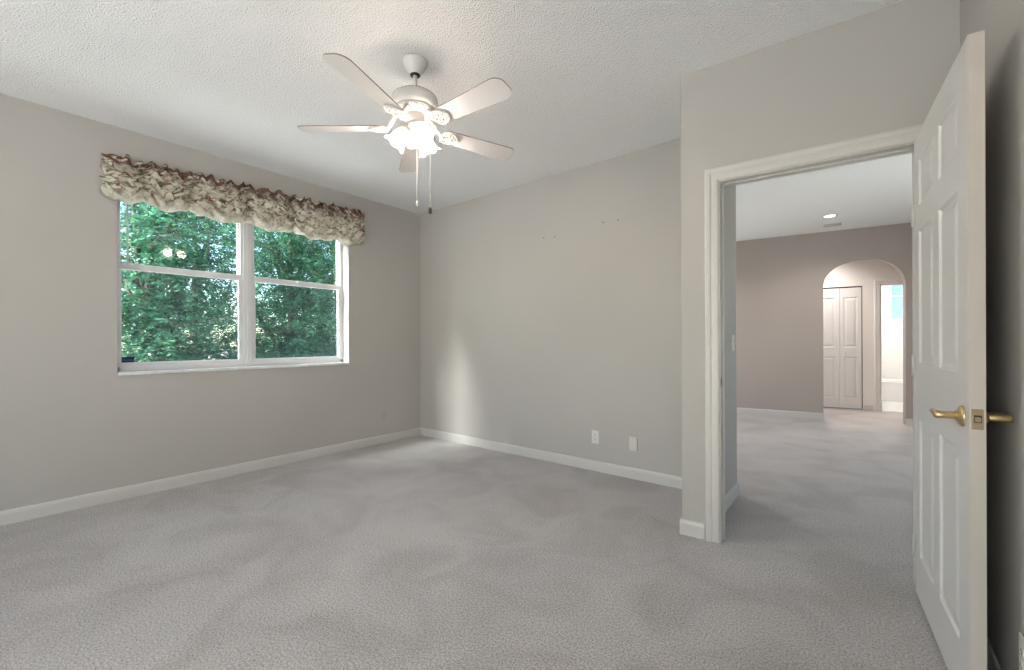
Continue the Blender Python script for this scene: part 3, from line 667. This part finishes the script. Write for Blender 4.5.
# ------------------------------------------------------------------ outside: ground and trees
M_soil = mat('leaf_litter_ground', (.16, .14, .11), .95, spec=.1)
nn = noise(M_soil, 3, 6, .7); r_ = ramp(M_soil, nn.outputs['Fac'], [(.35, (.14, .15, .11)), (.55, (.23, .22, .20)), (.7, (.32, .31, .29))]); L(M_soil, r_.outputs[0], bsdf(M_soil).inputs['Base Color'])
b = MB(); bmesh.ops.create_grid(b.bm, x_segments=90, y_segments=90, size=45)
for v_ in b.bm.verts:
    v_.co.z = .10*math.sin(v_.co.x*.7+1)*math.sin(v_.co.y*.6)+.03*math.sin(v_.co.x*2.3)*math.sin(v_.co.y*2.9)
g = b.build('ground', M_soil, None, T(-30, 6, -.30)); tag(g, 'brown leaf littered ground outside the window', 'ground', None, 'structure')

M_conc = mat('pale_bounce_concrete', (.66, .65, .62), .85, spec=.2); nn = noise(M_conc, 7, 5, .7); r_ = ramp(M_conc, nn.outputs['Fac'], [(.3, (.60, .59, .56)), (.7, (.70, .69, .66))]); L(M_conc, r_.outputs[0], bsdf(M_conc).inputs['Base Color'])  # pale colour for the added slabs that bounce sunlight indoors
struct(MB().box((2.42, -2.4, -.25), (8.5, 9.0, -.045), .01), 'bounce_slab_side', M_conc, 'unseen pale slab added outside the hall to bounce sunlight in', 'bounce_slab')  # unseen slab added to reflect sunlight into the hall
struct(MB().box((-12, -24, -.25), (10, -3.76, -.04), .01), 'bounce_slab', M_conc, 'unseen pale slab added behind the viewer to bounce sunlight in', 'bounce_slab')  # unseen slab added to throw sunlight up onto the ceiling

struct(MB().box((-7.5, -3.74, -.25), (-4.44, 9.5, -.045), .01), 'bounce_strip', M_conc, 'unseen pale strip added outside the window wall to bounce sunlight in', 'bounce_strip')  # unseen strip added to reflect sunlight up through the window

M_bark = mat('grey_bark', (.10, .085, .07), .9, spec=.2)
nn = noise(M_bark, 18, 5, .7); r_ = ramp(M_bark, nn.outputs['Fac'], [(.3, (.05, .045, .04)), (.7, (.17, .15, .125))]); L(M_bark, r_.outputs[0], bsdf(M_bark).inputs['Base Color']); bump(M_bark, nn.outputs['Fac'], .6, .02)
def leaf_mat(name, dark, light, yellow):
    m = bpy.data.materials.new(name); m.use_nodes = True; nt = m.node_tree
    p = nt.nodes['Principled BSDF']; out = nt.nodes['Material Output']
    ge = nt.nodes.new('ShaderNodeNewGeometry')
    rp = nt.nodes.new('ShaderNodeValToRGB'); e = rp.color_ramp.elements
    e[0].position = 0; e[0].color = (*dark, 1); e[1].position = .75; e[1].color = (*light, 1); z = e.new(1.0); z.color = (*yellow, 1)
    nt.links.new(ge.outputs['Random Per Island'], rp.inputs[0]); nt.links.new(rp.outputs[0], p.inputs['Base Color'])
    p.inputs['Roughness'].default_value = .5; p.inputs['Specular IOR Level'].default_value = .35
    tr = nt.nodes.new('ShaderNodeBsdfTranslucent'); nt.links.new(rp.outputs[0], tr.inputs[0])
    mx = nt.nodes.new('ShaderNodeMixShader'); mx.inputs[0].default_value = .35
    nt.links.new(p.outputs[0], mx.inputs[1]); nt.links.new(tr.outputs[0], mx.inputs[2]); nt.links.new(mx.outputs[0], out.inputs[0]); return m
LM = [leaf_mat('bluish_green_leaf', (.011, .066, .040), (.042, .165, .092), (.12, .25, .115)),
      leaf_mat('mid_green_leaf', (.016, .073, .036), (.055, .17, .078), (.14, .24, .10)),
      leaf_mat('dark_green_leaf', (.008, .040, .028), (.026, .098, .060), (.075, .14, .072))]

def foliage(rng, blobs, n_spray, leaf, spray_len, droop):
    """blobs: list of (centre, radii). returns verts, faces: sprays of rhombic leaflets set along drooping stalks"""
    vol = np.array([np.prod(r)**(2/3) for c, r in blobs]); pr = vol/vol.sum()
    which = rng.choice(len(blobs), n_spray, p=pr)
    cen = np.array([c for c, r in blobs])[which]; rad = np.array([r for c, r in blobs])[which]
    d = rng.normal(size=(n_spray, 3)); d /= np.linalg.norm(d, axis=1)[:, None]
    base = cen+d*rad*(rng.rand(n_spray, 1)**.35*.95+.02)
    dirv = d+rng.normal(size=(n_spray, 3))*.45+np.array([0, 0, -.15]); dirv /= np.linalg.norm(dirv, axis=1)[:, None]
    side = np.cross(dirv, np.array([0, 0, 1.0])); side /= (np.linalg.norm(side, axis=1)[:, None]+1e-6)
    upv = np.cross(side, dirv)
    V, Fc = [], []; K = 9; sl = spray_len*(.6+.8*rng.rand(n_spray, 1)); nv = 0
    for k in range(K):
        t = (k+.5)/K
        c = base+dirv*sl*t+np.array([0, 0, -1.0])*droop*sl*t*t
        for s in (-1, 1):
            ld_ = side*s*(.85+.2*rng.rand(n_spray, 1))+dirv*(.45+.3*rng.rand(n_spray, 1))+upv*(rng.rand(n_spray, 1)-.6)*.8
            ld_ /= np.linalg.norm(ld_, axis=1)[:, None]
            w = np.cross(ld_, upv+rng.normal(size=(n_spray, 3))*.35); w /= (np.linalg.norm(w, axis=1)[:, None]+1e-6)
            L_ = leaf*(.7+.7*rng.rand(n_spray, 1)); Wd = L_*.23
            q = np.stack([c, c+ld_*L_*.5+w*Wd, c+ld_*L_, c+ld_*L_*.5-w*Wd], 1).reshape(-1, 3)
            V.append(q); ids = np.arange(n_spray*4).reshape(-1, 4)+nv; Fc.append(ids); nv += n_spray*4
    return np.concatenate(V), np.concatenate(Fc)
def quad_mesh(name, V, Fc):
    me = bpy.data.meshes.new(name)
    me.vertices.add(len(V)); me.vertices.foreach_set('co', V.astype(np.float32).ravel())
    me.loops.add(Fc.size); me.loops.foreach_set('vertex_index', Fc.astype(np.int32).ravel())
    me.polygons.add(len(Fc)); me.polygons.foreach_set('loop_start', (np.arange(len(Fc))*4).astype(np.int32)); me.polygons.foreach_set('loop_total', np.full(len(Fc), 4, np.int32))
    me.update(calc_edges=True); me.validate(); return me
def tree(name, label, cat, x, y, h, blobs, n, leaf, sl, lm, seed, group=None, trunk_r=.11, droop=.45):
    rng = np.random.RandomState(seed); z0 = -.35
    root = empty(name, T(x, y, z0)); tag(root, label, cat, group)
    b = MB(); pts = [(0, 0, -.1)]
    for i in range(1, 7): pts.append((.12*math.sin(i*1.3+seed), .12*math.cos(i*1.7+seed), h*.75*i/6))
    b.tube(pts, [trunk_r*(1-.12*i) for i in range(7)], 10)
    for i, (c, r) in enumerate(blobs):
        p = pts[2+i % 4]; c = Vector(c); mid = (Vector(p)+c)/2+Vector((rng.normal()*.12, rng.normal()*.12, .15))
        b.tube([p, mid, c, c+Vector((rng.normal()*.3, rng.normal()*.3, .2))], [trunk_r*.45, trunk_r*.33, trunk_r*.2, .012], 7)
    b.build('trunk', M_bark, root)
    V, Fc = foliage(rng, blobs, n, leaf, sl, droop)
    link('foliage', quad_mesh('foliage', V, Fc), lm, root)
    return root
def crown(seed, h, spread, zlo, nb=9, flat=.75):
    rng = np.random.RandomState(seed+100); out = []
    for i in range(nb):
        z = zlo+(h-zlo)*(i+.5)/nb; w = spread*(.55+.6*math.sin(math.pi*(i+.8)/(nb+.6)))
        a = i*2.4+seed; rr = w*.55*(.4+.6*rng.rand()); s = spread*(.36+.2*rng.rand())
        out.append(((rr*math.cos(a), rr*math.sin(a), z), (s, s, s*flat)))
    return out
G = 'trees and shrubs outside the window'
specs = [  # name, label, x, y, h, spread, zlo, n, leaf, spraylen, mat, seed
 ('leafy_tree', 'large bright green leafy tree filling the middle of the window', 'tree', -9.0, 4.0, 4.5, 1.5, .9, 2850, 0.065, 0.34, 0, 1),
 ('leafy_tree', 'bluish green tree with drooping sprays at the left of the window', 'tree', -8.6, 1.7, 4.0, 1.05, 1.1, 1710, 0.062, 0.34, 0, 2),
 ('leafy_tree', 'mid green tree at the right of the window behind the mullion', 'tree', -10.2, 6.6, 4.9, 1.5, 1.2, 2000, 0.062, 0.34, 1, 3),
 ('leafy_tree', 'dark green tree behind the others at the left of the window', 'tree', -13.0, 3.4, 5.6, 1.8, 1.3, 1500, 0.074, 0.38, 2, 4),
 ('leafy_tree', 'dark tall tree farther back at the centre of the window', 'tree', -13.4, 6.9, 6.0, 2.0, 1.6, 1500, 0.074, 0.38, 2, 5),
 ('leafy_tree', 'dark tree farther back at the right edge of the window', 'tree', -13.6, 10.2, 6.0, 2.0, 1.0, 1500, 0.074, 0.38, 2, 6),
 ('leafy_tree', 'green tree far back on the right, beyond the window edge', 'tree', -11.0, 10.0, 6.0, 1.7, .8, 1900, 0.068, 0.36, 1, 7),
 ('leafy_tree', 'unseen airy tree added near the window to thin the sun reaching it', 'tree', -6.1, -2.6, 5.6, 1.45, 2.3, 2600, .075, .36, 1, 12),  # added out of view to weaken the sun patch on the back wall
 ('bushy_shrub', 'low green shrub under the tree at the left of the window', 'shrub', -8.3, 2.6, 1.5, .75, .25, 798, 0.056, 0.26, 0, 8),
 ('bushy_shrub', 'low grey green shrub under the large tree in the window', 'shrub', -9.4, 5.4, 1.6, .9, .25, 912, 0.056, 0.26, 1, 9),
 ('bushy_shrub', 'dark low shrub at the foot of the rear trees in the window', 'shrub', -12.0, 5.2, 1.7, 1.2, .25, 988, 0.062, 0.29, 2, 10),
 ('bushy_shrub', 'dark low shrub at the foot of the rear trees on the right', 'shrub', -12.2, 8.4, 1.5, 1.1, .25, 950, 0.062, 0.29, 2, 11),
]
for nm, lab, cat, x, y, h, spd, zlo, n, lf_, sl_, mi_, sd_ in specs:
    low = cat == 'shrub'
    tree(nm, lab, cat, x, y, h, crown(sd_, h, spd, zlo, 6 if low else 11), n, lf_, sl_, LM[mi_], sd_, G, .05 if low else .12)
